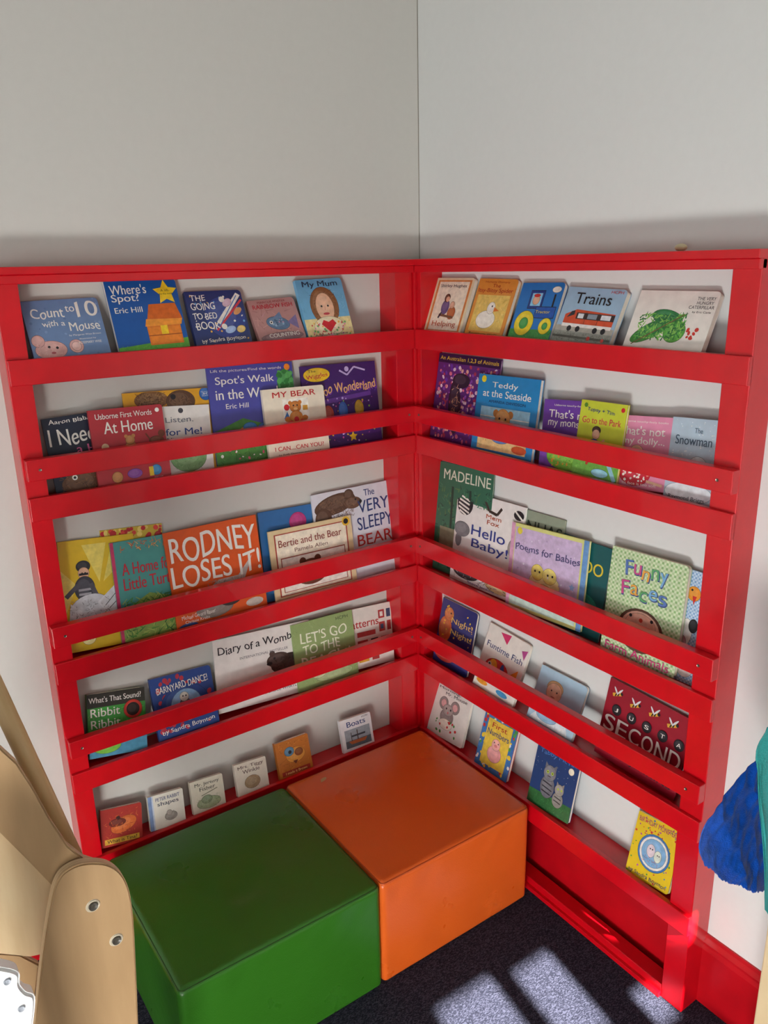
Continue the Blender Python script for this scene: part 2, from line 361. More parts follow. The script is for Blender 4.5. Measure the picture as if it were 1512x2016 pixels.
# ---- left, tier two
B(UL,2,(240,775),(418,762),'e3a81f','golden yellow picture book with animal faces and blue sticker roundel',[('e',.3,.9,.18,.1,'7a5430'),('scr',90,2,.05,.008,['5a3a1e','a07a48'],(.14,.82,.46,.98)),('e',.62,.86,.16,.13,'5e3f28'),('scr',60,92,.05,.008,['4a2f1c','7a5a3c'],(.5,.76,.74,.96)),('c',.54,.92,.03,K),('c',.91,.93,.07,'2a63ae'),('dots',18,3,.03,['c77a1a','8a5a20'],(.05,.1,.95,.75)),('t','with more than',.91,.955,.11,.01,W_),('t','30',.91,.93,.08,.025,W_),('t','stickers',.91,.905,.09,.012,W_)],thk=.004,tb=.036)
B(UL,2,(405,722),(574,712),'4b4ea3','violet-blue picture book with green woodland and bluebirds',[('p',[(0,0),(1,0),(1,.45),(.8,.52),(.6,.38),(.35,.46),(0,.34)],'4c8c3e'),('scr',160,6,.05,.008,['3b7a30','66a850','2f6a2a'],(0,.02,1,.36)),('e',.9,.78,.1,.15,'3b8f45'),('dots',40,61,.03,['2f7a38','55a85a'],(.82,.64,.98,.92)),('r',.88,.4,.93,.64,'6a4a2c'),('e',.42,.36,.08,.05,'3f86d0'),('p',[(.34,.37),(.3,.35),(.34,.34)],'e8a33a'),('e',.6,.34,.09,.055,'3f86d0'),('e',.75,.28,.07,.05,'e8a33a'),('dots',26,4,.016,['e8d23a','e05a7a',W_],(.05,.03,.95,.25)),
 ('t','Lift the pictures/Find the words',.45,.945,.82,.035,W_),('t',"Spot's Walk",.42,.84,.68,.1,W_),('t','in the Woods',.46,.71,.78,.1,W_),('t','Eric Hill',.3,.59,.26,.05,W_),('c',.93,.95,.035,'e88a2a')],thk=.005)
B(UL,2,(590,722),(737,710),'42246a','deep purple sparkly picture book with gold stars',[('scr',70,71,.08,.01,['5c3890','3c2064'],(0,0,1,1)),('l',[(.08,.55),(.9,.62)],.05,'6a3f9a'),('dots',90,2,.012,['e7c22c','8fd04a','d05aa8','c9b8e8'],(.05,.05,.95,.6)),('s',.12,.2,.06,'e7c22c',5),('s',.6,.12,.06,'e7c22c',5),('s',.9,.25,.05,'e7c22c',5),('s',.4,.3,.05,'e7c22c',5),('e',.3,.42,.07,.1,'b04a3a'),('e',.5,.44,.06,.11,'3a6ac0'),('e',.72,.45,.06,.1,'c7a02a'),('e',.2,.89,.17,.08,'e7c22c'),('c',.6,.93,.03,'c9b8e8'),('l',[(.5,.92),(.6,.86),(.7,.95),(.85,.9)],.02,'c9b8e8'),
 ('t','The',.14,.935,.1,.03,K),('t','Wiggles',.2,.87,.28,.06,'c32a3a',.1,.1),('t','Zoo Wonderland',.59,.715,.8,.12,'7a3aa8',.04,.2),('t','Zoo Wonderland',.58,.72,.78,.11,'efc070',.04,.2)],thk=.005)
B(UL,2,(80,826),(216,806),'20263a','dark navy picture book with bold white title',[('t','Aaron Blabey',.42,.93,.66,.07,W_,0,.15),('t','I Need',.38,.74,.66,.21,W_,0,.1),('t','a Hug',.66,.53,.5,.15,'e06aa0',0,.1),('e',.4,.12,.3,.14,'6a4630'),('scr',120,9,.08,.008,['9a6a44','4a3020','7a5436'],(.1,.02,.75,.28)),('c',.3,.2,.04,W_),('c',.3,.2,.02,K)],thk=.004,lay=0,tb=.0405)
B(UL,2,(312,801),(411,796),'ece9e2','white picture book about listening partly hidden by red book',[('e',.5,.24,.36,.22,'7aa36a'),('scr',60,19,.06,.01,['5a8a4a','96bc84'],(.2,.06,.8,.4)),('c',.4,.34,.05,'d9a060'),('c',.66,.34,.05,'c07040'),('c',.42,.93,.05,'4a4a52'),('t','Listen.',.38,.8,.55,.08,'7a7f88',0,.1),('t','for Me!',.45,.62,.72,.1,'26468c'),('t','Mirror Book',.48,.5,.74,.07,'33363d')],thk=.004,tb=.041)
B(UL,2,(172,809),(318,795),'b8323c','red first-words board book with toy pictures',[('c',.16,.52,.05,'e9c8a0'),('e',.18,.4,.07,.07,'3f7ac0'),('l',[(.1,.4),(.26,.44)],.03,'e9c8a0'),('e',.5,.48,.08,.08,'c98a50'),('c',.5,.58,.06,'c98a50'),('c',.45,.63,.025,'c98a50'),('c',.55,.63,.025,'c98a50'),('r',.42,.36,.6,.42,'4a8ac8'),('e',.86,.54,.1,.05,'7a3a24'),('c',.94,.62,.05,'7a3a24'),('l',[(.78,.54),(.72,.64)],.02,'7a3a24'),('e',.26,.12,.07,.07,'c98a50'),('e',.5,.14,.1,.06,'8a4aa0'),('c',.8,.15,.07,'3a8ac0'),('r',.7,.08,.76,.2,'e7c22c'),('c',.92,.93,.03,W_),
 ('t','Usborne First Words',.46,.91,.76,.07,W_),('t','At Home',.5,.76,.66,.15,W_),('t','doll',.2,.28,.12,.05,W_),('t','teddy',.52,.28,.16,.05,W_),('t','cat',.88,.4,.1,.04,W_),('t','mug',.82,.04,.12,.04,W_),('t','teddy',.22,.02,.14,.03,W_)],thk=.008,lay=2,tb=.0495,kind='board_book',rad=.006)
B(UL,2,(515,768),(636,757),'efe6cf','cream board book with a teddy bear in a box of shapes',[('r',.3,.44,.72,.84,'f6f0e2'),('r',.36,.46,.64,.54,'d9433a'),('e',.5,.72,.09,.08,'c5772e'),('c',.42,.78,.03,'c5772e'),('c',.58,.78,.03,'c5772e'),('e',.5,.58,.1,.08,'d0863a'),('c',.36,.72,.045,'c9202c'),('r',.62,.66,.7,.73,'e0a83a'),('p',[(.3,.56),(.36,.66),(.4,.55)],'3f78b8'),('e',.36,.55,.05,.04,'c5772e'),('e',.64,.55,.05,.04,'c5772e'),('c',.5,.54,.04,'c9202c'),('c',.47,.74,.012,K),('c',.53,.74,.012,K),('e',.5,.69,.035,.02,'e8b878'),('e',.5,.33,.2,.05,'3f8a5a'),
 ('t','MY BEAR',.5,.91,.7,.08,'c32a2a'),('t','I CAN....CAN YOU?',.5,.14,.8,.06,'c32a2a'),('t','by Ruth Thomson and Ian Beck',.5,.05,.7,.03,'3a3a3a')],thk=.009,lay=2,tb=.0485,kind='board_book',rad=.006)
# ---- left, tier three
B(UL,3,(196,1045),(318,1030),'cbb03a','yellow paperback with red splashed paint partly behind others',[('dots',90,11,.045,['b8242c','d8453a','e8d070'],(.0,.75,1,1)),('c',.93,.9,.06,'b8242c')],thk=.004,tb=.034)
B(UL,3,(112,1068),(262,1050),'e0bd2a','yellow paperback with an armoured knight beside a winged horse',[('p',[(0,.3),(.2,.6),(0,.75)],'ead66a'),('p',[(.3,.95),(.5,.6),(.62,.95)],'ead66a'),('p',[(.7,.95),(.55,.6),(.9,.8)],'ead66a'),('e',.3,.76,.09,.05,'2a2a30'),('e',.3,.7,.07,.05,'e0b090'),('l',[(.24,.69),(.36,.69)],.03,K),('e',.3,.56,.13,.11,'3a3a44'),('r',.22,.54,.38,.56,'a0a0a8'),('r',.22,.5,.38,.52,'a0a0a8'),('l',[(.22,.6),(.05,.5)],.06,'50505a'),('l',[(.38,.6),(.46,.46)],.06,'50505a'),('e',.34,.38,.26,.12,'cfd2d8',.25),('p',[(.45,.42),(.95,.7),(.85,.4),(.6,.28)],'dfe2e6'),('l',[(.55,.38),(.9,.62)],.008,K),('l',[(.6,.35),(.9,.52)],.008,K),('p',[(.05,.2),(.1,.44),(.24,.36),(.16,.1)],'dfe2e6'),('scr',90,12,.05,.006,['2a2a30','8a8a92'],(.08,.2,.6,.46)),('c',.3,.11,.09,'f2e6a0'),('e',.62,.24,.1,.04,'2a2a30'),('c',.28,.7,.012,K),('c',.32,.7,.012,K),('t','World Book',.3,.12,.13,.015,K),('t','Day 2014',.3,.095,.11,.015,K)],thk=.004,tb=.0385)
B(UL,3,(215,1070),(345,1048),'4d9a94','teal-green paperback with palm leaves and pink spine',[('r',0,0,.05,1,'c23a66'),('p',[(.05,0),(1,0),(1,.34),(.5,.45),(.05,.3)],'8aa652'),('scr',160,33,.14,.02,['3d7a3a','4f8f3a','a8c060','2f6a30'],(.08,.02,.98,.42)),('c',.9,.93,.07,'c9342c'),('scr',40,34,.08,.012,['d8854a','b8503a','e8b060'],(.1,.9,.8,.98)),
 ('t','A Home for',.52,.72,.78,.12,'c32a3a'),('t','Little Turtle',.54,.57,.82,.12,'c32a3a')],thk=.004,tb=.0435)
B(UL,3,(320,1050),(503,1014),'df5a1c','large bright orange picture book with hand-drawn white title',[('e',.42,.14,.2,.09,'8a8078'),('e',.86,.1,.1,.045,'c9bfb4'),('e',.12,.03,.1,.03,'3a5a98'),('p',[(.3,.3),(.5,.42),(.72,.42),(.9,.6),(.78,.36),(.55,.3)],'c9c0b8'),('scr',60,50,.05,.006,['a8a098','8a8078'],(.35,.3,.8,.42)),('e',.6,.2,.12,.07,'3a3030'),('e',.6,.22,.05,.03,W_),
 ('t','RODNEY',.5,.81,.92,.25,W_,0,.1),('t','LOSES IT!',.5,.54,.96,.22,W_,0,.1),('t','Michael Gerard Bauer',.24,.12,.36,.04,W_,0,.15),('t','Chrissie Krebs',.22,.07,.26,.03,W_)],thk=.005,tb=.0495,)
B(UL,3,(507,1010),(612,992),'2f6ba6','blue picture book with a magenta ball partly hidden',[('c',.72,.83,.16,'b8357a'),('c',.3,.5,.1,'e2c53a'),('t','THIS IS',.35,.18,.5,.06,W_)],thk=.004,tb=.036)
B(UL,3,(612,976),(765,945),'d9dae2','pale lavender-white picture book with a big brown bear',[('e',.28,.86,.26,.1,'5b4030',.15),('c',.46,.93,.06,'5b4030'),('e',.5,.84,.11,.06,'6b4c39'),('scr',160,44,.05,.006,['7a5a44','4a3224','8a6a50'],(.08,.7,.5,.92)),('c',.54,.87,.012,K),('c',.6,.84,.02,K),('e',.12,.72,.1,.12,'5b4030'),
 ('t','The',.72,.92,.14,.07,'2c3f74'),('t','VERY',.76,.78,.4,.13,'2c3f74',0,.06),('t','SLEEPY',.76,.6,.46,.14,'2c3f74',0,.06),('t','BEAR',.74,.42,.46,.12,'b8322c',0,.06),('t','NICK BLAND',.66,.16,.42,.05,'2c3f74'),('c',.93,.2,.05,'2b2b30')],thk=.005,tb=.0405)
B(UL,3,(527,1048),(690,1014),'ddc79a','cream bordered picture book with a red frame and a bear',[('r',.06,.06,.94,.94,'a8402c'),('r',.075,.075,.925,.925,'f0e6cf'),('r',.11,.11,.89,.6,'9a4a32'),('r',.12,.12,.88,.585,'efe8dc'),('e',.45,.28,.18,.13,'6a3a26'),('e',.45,.42,.12,.09,'7a4a32'),('c',.36,.5,.04,'6a3a26'),('c',.54,.5,.04,'6a3a26'),('scr',60,46,.05,.006,['5a2e1c','8f5a3c'],(.32,.2,.58,.46)),('c',.93,.93,.05,'e0b32a'),('c',.93,.93,.03,K),
 ('t','Bertie and the Bear',.48,.8,.76,.1,'8a3c2a'),('t','Pamela Allen',.48,.68,.4,.055,'6a4034')],thk=.005,lay=2,tb=.0495)
# ---- left, tier four
B(UL,4,(170,1369),(284,1352),'3e9a3c','chunky green sound board book with a lit frog eye',[('r',0,.78,1,1,'2e2a22'),('scr',60,51,.1,.02,['2f8030','5cb04a'],(0,.3,1,.74)),('c',.78,.68,.16,'c62f22'),('c',.78,.68,.11,'2a1a14'),('p',[(0,0),(1,0),(1,.3),(.5,.22),(0,.36)],'4a8fae'),('e',.3,.16,.24,.11,'7ac142'),('c',.16,.27,.05,'e8e06a'),('c',.16,.27,.025,K),
 ('t',"What's That Sound?",.48,.9,.9,.09,W_),('t','Ribbit',.3,.7,.5,.13,W_),('t','Ribbit',.3,.52,.5,.13,W_)],**dict(BB,thk=.016))
B(UL,4,(293,1339),(413,1308),'27488f','dark blue board book with red dots and dancing farm animals',[('dots',40,21,.04,['c23445'],(.05,.05,.95,.95)),('e',.5,.5,.38,.3,'27488f'),('c',.52,.46,.25,'8fb8e0'),('e',.5,.42,.1,.16,'5a5a62'),('c',.5,.6,.07,'e8e4da'),('c',.48,.61,.012,K),('c',.53,.61,.012,K),('e',.38,.4,.06,.1,'c98a60'),('e',.66,.4,.06,.1,'e8e4da'),
 ('t','BARNYARD DANCE!',.5,.8,.84,.11,W_,.05,.1),('t','by Sandra Boynton',.5,.12,.86,.09,W_,.04,.12)],**BB)
B(UL,4,(418,1262),(608,1220),'e9e6e0','wide white picture book with a dark brown wombat',[('e',.76,.46,.2,.14,'3d2f2a'),('e',.64,.54,.12,.1,'4a3932'),('c',.58,.64,.03,'4a3932'),('scr',140,56,.04,.005,['5a463c','2a201c'],(.6,.36,.92,.56)),('c',.6,.57,.012,K),('e',.545,.51,.03,.025,'1d1a1a'),
 ('t','Diary of a Wombat',.46,.82,.84,.14,K,0,.12),('t','INTERNATIONAL BESTSELLER',.5,.68,.5,.035,'6a6a6e'),('t','JACKIE FRENCH & BRUCE WHATLEY',.5,.12,.72,.05,'3a3a40')],thk=.005,tb=.0405,lean=.17)
B(UL,4,(668,1206),(768,1184),'e6e2d8','cream picture book with rows of red square patterns',[('r',.74,.76,.86,.9,'b03a38'),('r',.77,.79,.83,.87,W_),('r',.9,.76,.98,.9,'3a4a6a'),('r',.74,.54,.86,.7,'b8453f'),('r',.77,.58,.83,.66,'3a4a6a'),('r',.9,.54,.98,.7,'b03a38'),('r',.3,.3,.5,.46,'b03a38'),('r',.34,.34,.46,.42,'e0a83a'),('r',.56,.3,.7,.46,'3a3a40'),('r',.76,.3,.92,.46,'b03a38'),('r',.3,.1,.5,.22,'e0a83a'),('r',.56,.1,.7,.22,'b03a38'),('r',.3,.52,.66,.6,'b03a38'),
 ('t','Patterns',.42,.74,.62,.13,'b8322c')],thk=.005,tb=.0405,lean=.19)
B(UL,4,(572,1232),(692,1200),'93ac6e','sage green picture book with white hand-lettered beach title',[('scr',120,57,.06,.008,['a2ba80','839c5f'],(0,0,1,1)),('e',.6,.13,.3,.08,'a9bd88'),('e',.35,.2,.12,.07,'c9d4a8'),('t','HCPH',.82,.93,.2,.05,'3c4a30'),('t',"LET'S GO",.5,.76,.76,.15,'eef2dc',0,.12),('t','TO THE',.44,.58,.6,.14,'eef2dc',0,.12),('t','BEACH!',.5,.39,.8,.17,'eef2dc',0,.12)],thk=.005,lay=1,tb=.048,lean=.19)
# ---- left, tier five
SB=dict(kind='board_book',rad=.004,thk=.012,lean=.30)
B(UL,5,(197,1597),(278,1579),'a8322a','small red board book with an orange fox and yellow caption',[('e',.55,.52,.32,.2,'c9622a',.3),('e',.4,.6,.2,.1,'6a2418'),('c',.42,.72,.05,'3a1a14'),('scr',70,58,.1,.012,['d97a3a','8a2a1a','b84a22'],(.1,.25,.9,.9)),('r',.08,.06,.92,.2,'d8a83a'),('t','What is Tina?',.5,.13,.72,.09,K)],**SB)
B(UL,5,(290,1571),(359,1551),'e9e4d6','small cream board book with blue striped edge and grey sketch',[('r',0,0,.1,1,'7d95bf'),('r',.1,0,.14,1,'c8d2e2'),('e',.6,.3,.17,.12,'a39a90'),('c',.56,.4,.07,'b5aba0'),('scr',60,59,.05,.006,['8a8278','c8c0b4'],(.44,.2,.76,.44)),('t','PETER RABBIT',.55,.86,.68,.1,'44527a'),('t','shapes',.55,.7,.6,.15,'3c4354')],**SB)
B(UL,5,(373,1542),(437,1522),'ddd6c2','small cream board book with soft green pond sketch',[('e',.5,.25,.36,.17,'a3b088'),('e',.45,.36,.16,.12,'8a9a78'),('scr',80,60,.08,.008,['76866a','b8c49c','6a6a50'],(.15,.1,.85,.45)),('l',[(.3,.5),(.8,.62)],.02,'6a6a50'),('t','Mr. Jeremy',.5,.84,.74,.13,'4a4a40',0,.1),('t','Fisher',.5,.7,.48,.12,'4a4a40',0,.1)],**SB)
B(UL,5,(460,1508),(522,1488),'e2d9c8','small cream board book with a brown sketched animal',[('e',.5,.34,.24,.2,'a9906e'),('scr',80,62,.06,.008,['8a7050','c4ac88'],(.28,.16,.72,.5)),('t','Mrs. Tiggy',.5,.85,.8,.13,'5a4038',0,.1),('t','Winkle',.5,.71,.54,.12,'5a4038',0,.1)],**SB)
B(UL,5,(540,1466),(605,1443),'bf7128','small orange board book with a round-eyed creature',[('scr',60,63,.12,.016,['d08a3a','a05a1c'],(.05,.2,.95,.95)),('e',.55,.55,.28,.2,'d9933a'),('e',.38,.68,.14,.12,'5a88a8'),('c',.4,.66,.05,K),('e',.66,.6,.12,.1,'8a4a20'),('p',[(.45,.4),(.6,.4),(.52,.3)],'6a3018'),('r',.08,.06,.92,.18,'a03024'),('t','I made it Brown',.5,.12,.64,.07,'f0d080')],**SB)
B(UL,5,(668,1421),(728,1401),'e9e9ea','small white board book with a photograph of boats',[('r',.1,.1,.92,.66,'9aa4ac'),('r',.1,.1,.92,.32,'5a6a72'),('p',[(.2,.3),(.8,.3),(.72,.2),(.28,.2)],'b8683a'),('l',[(.5,.3),(.5,.6)],.03,'4a3a30'),('l',[(.3,.3),(.3,.56)],.02,'4a3a30'),('l',[(.3,.44),(.75,.44)],.05,'3a3a40'),('t','Boats',.5,.82,.6,.16,'26407a'),('t','HCPH',.8,.94,.2,.05,K)],**SB)
# ---- right, tier one
B(UR,1,(863,547),(936,547),'e7d9b5','cream and orange board book with two children playing',[('r',.05,.04,.95,.96,'d98a4a'),('r',.1,.07,.9,.93,'f0e8d2'),('e',.42,.48,.1,.13,'6a5a8a'),('c',.42,.64,.07,'5a3a28'),('c',.44,.62,.05,'e0b090'),('e',.62,.38,.1,.11,'b8683a'),('c',.6,.52,.06,'e0b090'),('l',[(.3,.34),(.7,.3)],.04,'7a5a40'),('l',[(.36,.38),(.3,.28)],.04,'3a3a44'),('t','Shirley Hughes',.5,.85,.7,.07,'3a3a44'),('t','Helping',.5,.17,.64,.12,'b8552a')],**BB)
B(UR,1,(946,548),(1022,550),'e0963f','orange board book with a white duck on yellow',[('r',.08,.1,.92,.72,'e8c86a'),('scr',60,64,.1,.014,['f0d888','d8b450'],(.12,.14,.88,.68)),('e',.45,.3,.24,.15,'f2ede0'),('e',.52,.5,.1,.1,'f2ede0'),('p',[(.6,.52),(.74,.46),(.6,.44)],'e07a22'),('c',.54,.53,.018,K),('t','Itsy-Bitsy Spider',.5,.79,.9,.09,'a8221c'),('t','Humpty Dumpty',.5,.94,.64,.04,'a8221c'),('t','The',.5,.88,.2,.06,'a8221c'),('t','Rosemary Wells',.5,.05,.74,.05,'5a2a20')],**BB)
B(UR,1,(1031,557),(1114,556),'2277c4','bright blue board book with a blue tractor and yellow wheels',[('r',0,0,1,.2,'3f9a4a'),('scr',50,65,.08,.012,['2f8038','5cb05a'],(0,.02,1,.16)),('r',.27,.55,.61,.87,K),('r',.28,.56,.6,.86,'1c3f8c'),('r',.32,.6,.56,.82,'8fd0ee'),('c',.44,.7,.08,'e0b090'),('e',.44,.78,.08,.03,'c9302c'),('r',.49,.39,.96,.59,K),('r',.5,.4,.95,.58,'1f57ae'),('r',.84,.58,.88,.8,K),('e',.86,.88,.1,.05,'e8e4da'),('c',.3,.3,.22,'e8d22c'),('c',.3,.3,.1,'3f9a4a'),('c',.82,.26,.14,'e8d22c'),('c',.82,.26,.06,'3f9a4a'),('t','Tractor',.68,.5,.34,.05,'e8d22c')],**BB)
B(UR,1,(1122,564),(1237,571),'9dbfd8','light blue photo board book with a red train',[('r',0,0,1,.2,'8f958c'),('scr',140,66,.04,.008,['75796f','a5aaa0','5f6459'],(0,0,1,.2)),('r',0,.2,1,.3,'a9a79c'),('p',[(.1,.28),(.95,.28),(.95,.56),(.28,.6),(.1,.5)],'d0502c'),('p',[(.14,.44),(.26,.5),(.26,.58),(.2,.56)],'2c3038'),('r',.3,.43,.95,.545,'3a2c2c'),('r',.33,.445,.43,.53,'dfe6ea'),('r',.5,.445,.66,.53,'8a98a4'),('r',.73,.445,.89,.53,'dfe6ea'),('l',[(.47,.3),(.47,.56)],.006,K),('l',[(.69,.3),(.69,.56)],.006,K),('r',.1,.28,.95,.34,'e9e6e0'),('c',.25,.25,.04,K),('c',.4,.25,.04,K),('c',.7,.25,.04,K),('c',.84,.25,.04,K),('r',0,.08,1,.12,'55574f'),('c',.64,.1,.03,'c23c34'),('c',.88,.09,.025,'c23c34'),
 ('t','Trains',.5,.8,.62,.2,K),('t','HCPH',.86,.94,.2,.05,'c23c34')],spine='2a2a30',**dict(BB,thk=.014))
B(UR,1,(1263,572),(1422,573),'ece9e0','white board book with green painted leaves and dark title',[('e',.3,.34,.26,.13,'3f8f3a',.5),('e',.46,.56,.2,.12,'2e7f48',-.2),('e',.6,.34,.13,.17,'58a040',.2),('scr',220,67,.08,.018,['2f7a34','5cae48','8ac45a','24683c'],(.12,.22,.7,.62)),('l',[(.1,.1),(.66,.62)],.012,'7a5a3a'),('dots',8,68,.024,['c9382c'],(.76,.2,.9,.4)),
 ('t','THE VERY',.86,.88,.22,.05,K),('t','HUNGRY',.86,.81,.2,.05,K),('t','CATERPILLAR',.83,.74,.3,.05,K),('t','by Eric Carle',.85,.66,.22,.04,K)],spine='3f8f3a',**dict(BB,thk=.012))
# ---- right, tier two
B(UR,2,(866,694),(988,709),'5f2a78','purple picture book covered in dotted indigenous-style art',[('dots',330,31,.022,['d8708a','e8b0a0','8a4ab0','b03a5a','e0c8d8','6a3aa8'],(.04,.04,.96,.88)),('e',.36,.42,.1,.3,'2c2034',.15),('e',.42,.72,.14,.08,'2c2034'),('scr',40,7,.06,.01,['c9a080'],(.3,.2,.46,.7)),('r',0,.9,1,1,'2c1444'),('t','An Australian 1,2,3 of Animals',.5,.95,.94,.05,'e8c83a')],thk=.004)
B(UR,2,(944,735),(1066,748),'1e86c4','blue picture book with a teddy bear at the seaside',[('r',.1,.06,.9,.6,'e8c88a'),('dots',80,69,.008,['d0a860','f4dcb0'],(.12,.08,.88,.42)),('r',.1,.42,.9,.6,'9ad0e8'),('l',[(.1,.48),(.9,.48)],.01,W_),('e',.48,.3,.2,.14,'c98a48'),('c',.36,.53,.045,'b87a3a'),('c',.6,.53,.045,'b87a3a'),('c',.48,.46,.12,'d89a58'),('c',.43,.47,.015,K),('c',.53,.47,.015,K),('e',.48,.43,.04,.02,'f0d0a0'),('e',.48,.24,.16,.08,'5a8ac8'),('e',.8,.12,.12,.05,'c9542c'),('c',.1,.94,.04,'e8d22c'),
 ('t','Teddy',.46,.87,.42,.09,W_),('t','at the Seaside',.5,.77,.78,.09,W_),('t','AMANDA DAVIDSON',.52,.67,.6,.035,'14284a')],thk=.010,lay=1,tb=.046)
B(UR,2,(1073,785),(1182,792),'6a3fa0','purple touch-and-feel board book with green furry monster',[('r',0,0,1,.45,'7a4ab0'),('e',.5,.2,.36,.2,'7ac142'),('scr',160,72,.05,.01,['5ea52e','96d85e'],(.2,.06,.8,.36)),('c',.38,.34,.08,W_),('c',.38,.34,.035,K),('c',.6,.34,.08,W_),('c',.6,.34,.035,K),('dots',14,4,.02,['e8a33a'],(.2,.05,.8,.2)),('t','Usborne touchy-feely books',.55,.92,.7,.035,W_),('t',"That's not",.5,.8,.78,.12,W_,0,.08),('t','my monster...',.54,.65,.86,.12,W_,0,.08)],**dict(BB,lay=0,thk=.009,tb=.041))
B(UR,2,(1217,816),(1330,823),'df8fae','pink touch-and-feel board book with a doll in spotted skirt',[('e',.4,.22,.28,.18,'c9283a'),('dots',26,6,.022,[W_],(.2,.1,.6,.34)),('e',.4,.5,.12,.1,'e8c0a0'),('l',[(.62,.2),(.9,.3)],.04,'e8c0a0'),('l',[(.62,.12),(.9,.08)],.04,'e8c0a0'),('t','Usborne touchy-feely books',.5,.92,.8,.035,W_),('t',"That's not",.46,.8,.8,.12,W_,0,.08),('t','my dolly...',.5,.65,.74,.12,W_,0,.08),('t','Its face is too soft',.5,.07,.6,.04,W_)],**dict(BB,lay=0,thk=.009,tb=.041))
B(UR,2,(1146,786),(1237,798),'c5d03a','lime yellow storybook with a child running in the park',[('p',[(0,0),(1,0),(1,.28),(0,.4)],'6fb04a'),('scr',80,73,.06,.01,['5a9a38','8ac860'],(0,.02,1,.28)),('e',.42,.64,.09,.05,'3a2a20'),('e',.42,.59,.08,.06,'e0b090'),('e',.4,.43,.13,.1,'3a6ac0'),('l',[(.5,.46),(.62,.54)],.04,'e0b090'),('l',[(.4,.34),(.3,.2)],.05,'b8322c'),('l',[(.44,.34),(.62,.28)],.05,'b8322c'),('l',[(.7,.34),(.95,.05)],.08,'8fc8d8'),('c',.92,.93,.04,'c9202c'),('c',.12,.94,.04,'5a8a2a'),
 ('t','Topsy + Tim',.46,.88,.6,.06,'26407a',-.05,.1),('t','Go to the Park',.5,.76,.84,.08,'c9304a'),('e',.62,.12,.18,.05,'8fd0e0')],thk=.006,lay=2,tb=.0525,kind='picture_book')
B(UR,2,(1326,820),(1424,829),'b2c7d6','pale blue picture book with snow and faint snowy hills',[('dots',100,15,.010,[W_,'d8e4ec'],(.03,.03,.97,.97)),('e',.5,.12,.48,.12,'dfe7ec'),('e',.62,.42,.2,.14,'d5dee4'),('t','The',.56,.86,.16,.06,'44596c'),('t','Snowman',.48,.74,.74,.11,'44596c'),('t','Raymond Briggs',.48,.05,.74,.06,'2f4252')],thk=.006,lay=0,tb=.046)
# ---- right, tier three
B(UR,3,(864,907),(973,931),'2f6b52','dark green tall picture book with pale title letters',[('scr',260,19,.08,.02,['1f4a3a','3f8060','557a4a'],(.03,.03,.97,.82)),('l',[(.3,.05),(.3,.8)],.04,'1a3a2c'),('l',[(.66,.05),(.62,.8)],.04,'1a3a2c'),('r',.1,.2,.5,.42,'8a8a70'),('t','MADELINE',.54,.9,.84,.09,'dfe6d2')],thk=.004,tb=.034)
B(UR,3,(903,962),(1036,1000),'eceae6','large white picture book with zebra stripes and baby animals',[('e',.13,.86,.12,.12,K),('l',[(.05,.78),(.16,.74)],.02,W_),('l',[(.03,.82),(.2,.77)],.02,W_),('l',[(.03,.86),(.2,.81)],.02,W_),('l',[(.04,.9),(.2,.86)],.02,W_),('l',[(.06,.94),(.2,.9)],.02,W_),('l',[(.42,.97),(.5,.86),(.62,.84),(.68,.92)],.03,'3a2f2a'),('e',.92,.9,.07,.05,K),('l',[(.86,.94),(.98,.86)],.02,W_),('e',.12,.58,.12,.08,'7a7a7e'),('e',.08,.46,.05,.08,'7a7a7e'),('e',.9,.55,.08,.1,'9a9690'),('e',.25,.12,.2,.07,K),('e',.75,.1,.2,.07,'c8a878'),('scr',120,74,.06,.008,['5a5a5e','b0aca6','3a3836'],(.05,.05,.95,.3)),('c',.93,.35,.06,'2a2a2e'),
 ('t','Mem',.58,.8,.22,.045,'b5502c'),('t','Fox',.58,.74,.18,.045,'b5502c'),('t','Hello',.52,.61,.5,.11,'2a3f8c'),('t','Baby!',.56,.46,.54,.12,'2a3f8c'),('t','Steve Jenkins',.5,.03,.4,.03,'2a3f8c')],thk=.005,tb=.0395)
B(UR,3,(1020,998),(1114,1025),'8f9c88','grey-green picture book partly hidden with bold letters',[('r',0,.3,1,.72,'5f7a5a'),('scr',100,75,.08,.014,['4a6446','7a9472'],(0,.3,1,.7)),('t','NUAS',.6,.84,.72,.13,'26382c')],thk=.004,tb=.034)
B(UR,3,(1110,1050),(1206,1082),'175a5c','dark teal picture book with yellow lettering partly hidden',[('t','DO',.7,.74,.38,.13,'e0c83a'),('e',.6,.3,.3,.16,'2f8a78')],thk=.005,tb=.0365)
B(UR,3,(1009,1027),(1161,1066),'d9dc8a','lilac poetry book bordered yellow and blue with yellow puppies',[('r',0,0,.05,1,'d7a0c0'),('r',.94,.0,1,1,'6a9ad0'),('r',.06,.04,.92,.96,'cdb9da'),('e',.5,.38,.2,.15,'f0e8a8'),('e',.4,.5,.08,.09,'e6d56a'),('e',.56,.49,.09,.09,'ecdc7a'),('c',.37,.51,.012,K),('c',.43,.51,.012,K),('c',.54,.5,.012,K),('c',.6,.5,.012,K),('e',.5,.3,.14,.08,'e6d56a'),('e',.8,.15,.1,.05,'e89a5a'),('c',.12,.92,.035,'e8d84a'),('s',.85,.45,.04,'8fb0e0',5),('dots',30,76,.01,['e8e0f0','b8a0cc'],(.08,.18,.9,.9)),('r',.06,.04,.92,.14,'c3ddd0'),('t','Poems for Babies',.5,.74,.84,.08,'4a4a78',0,.15)],thk=.006,lay=1,tb=.047)
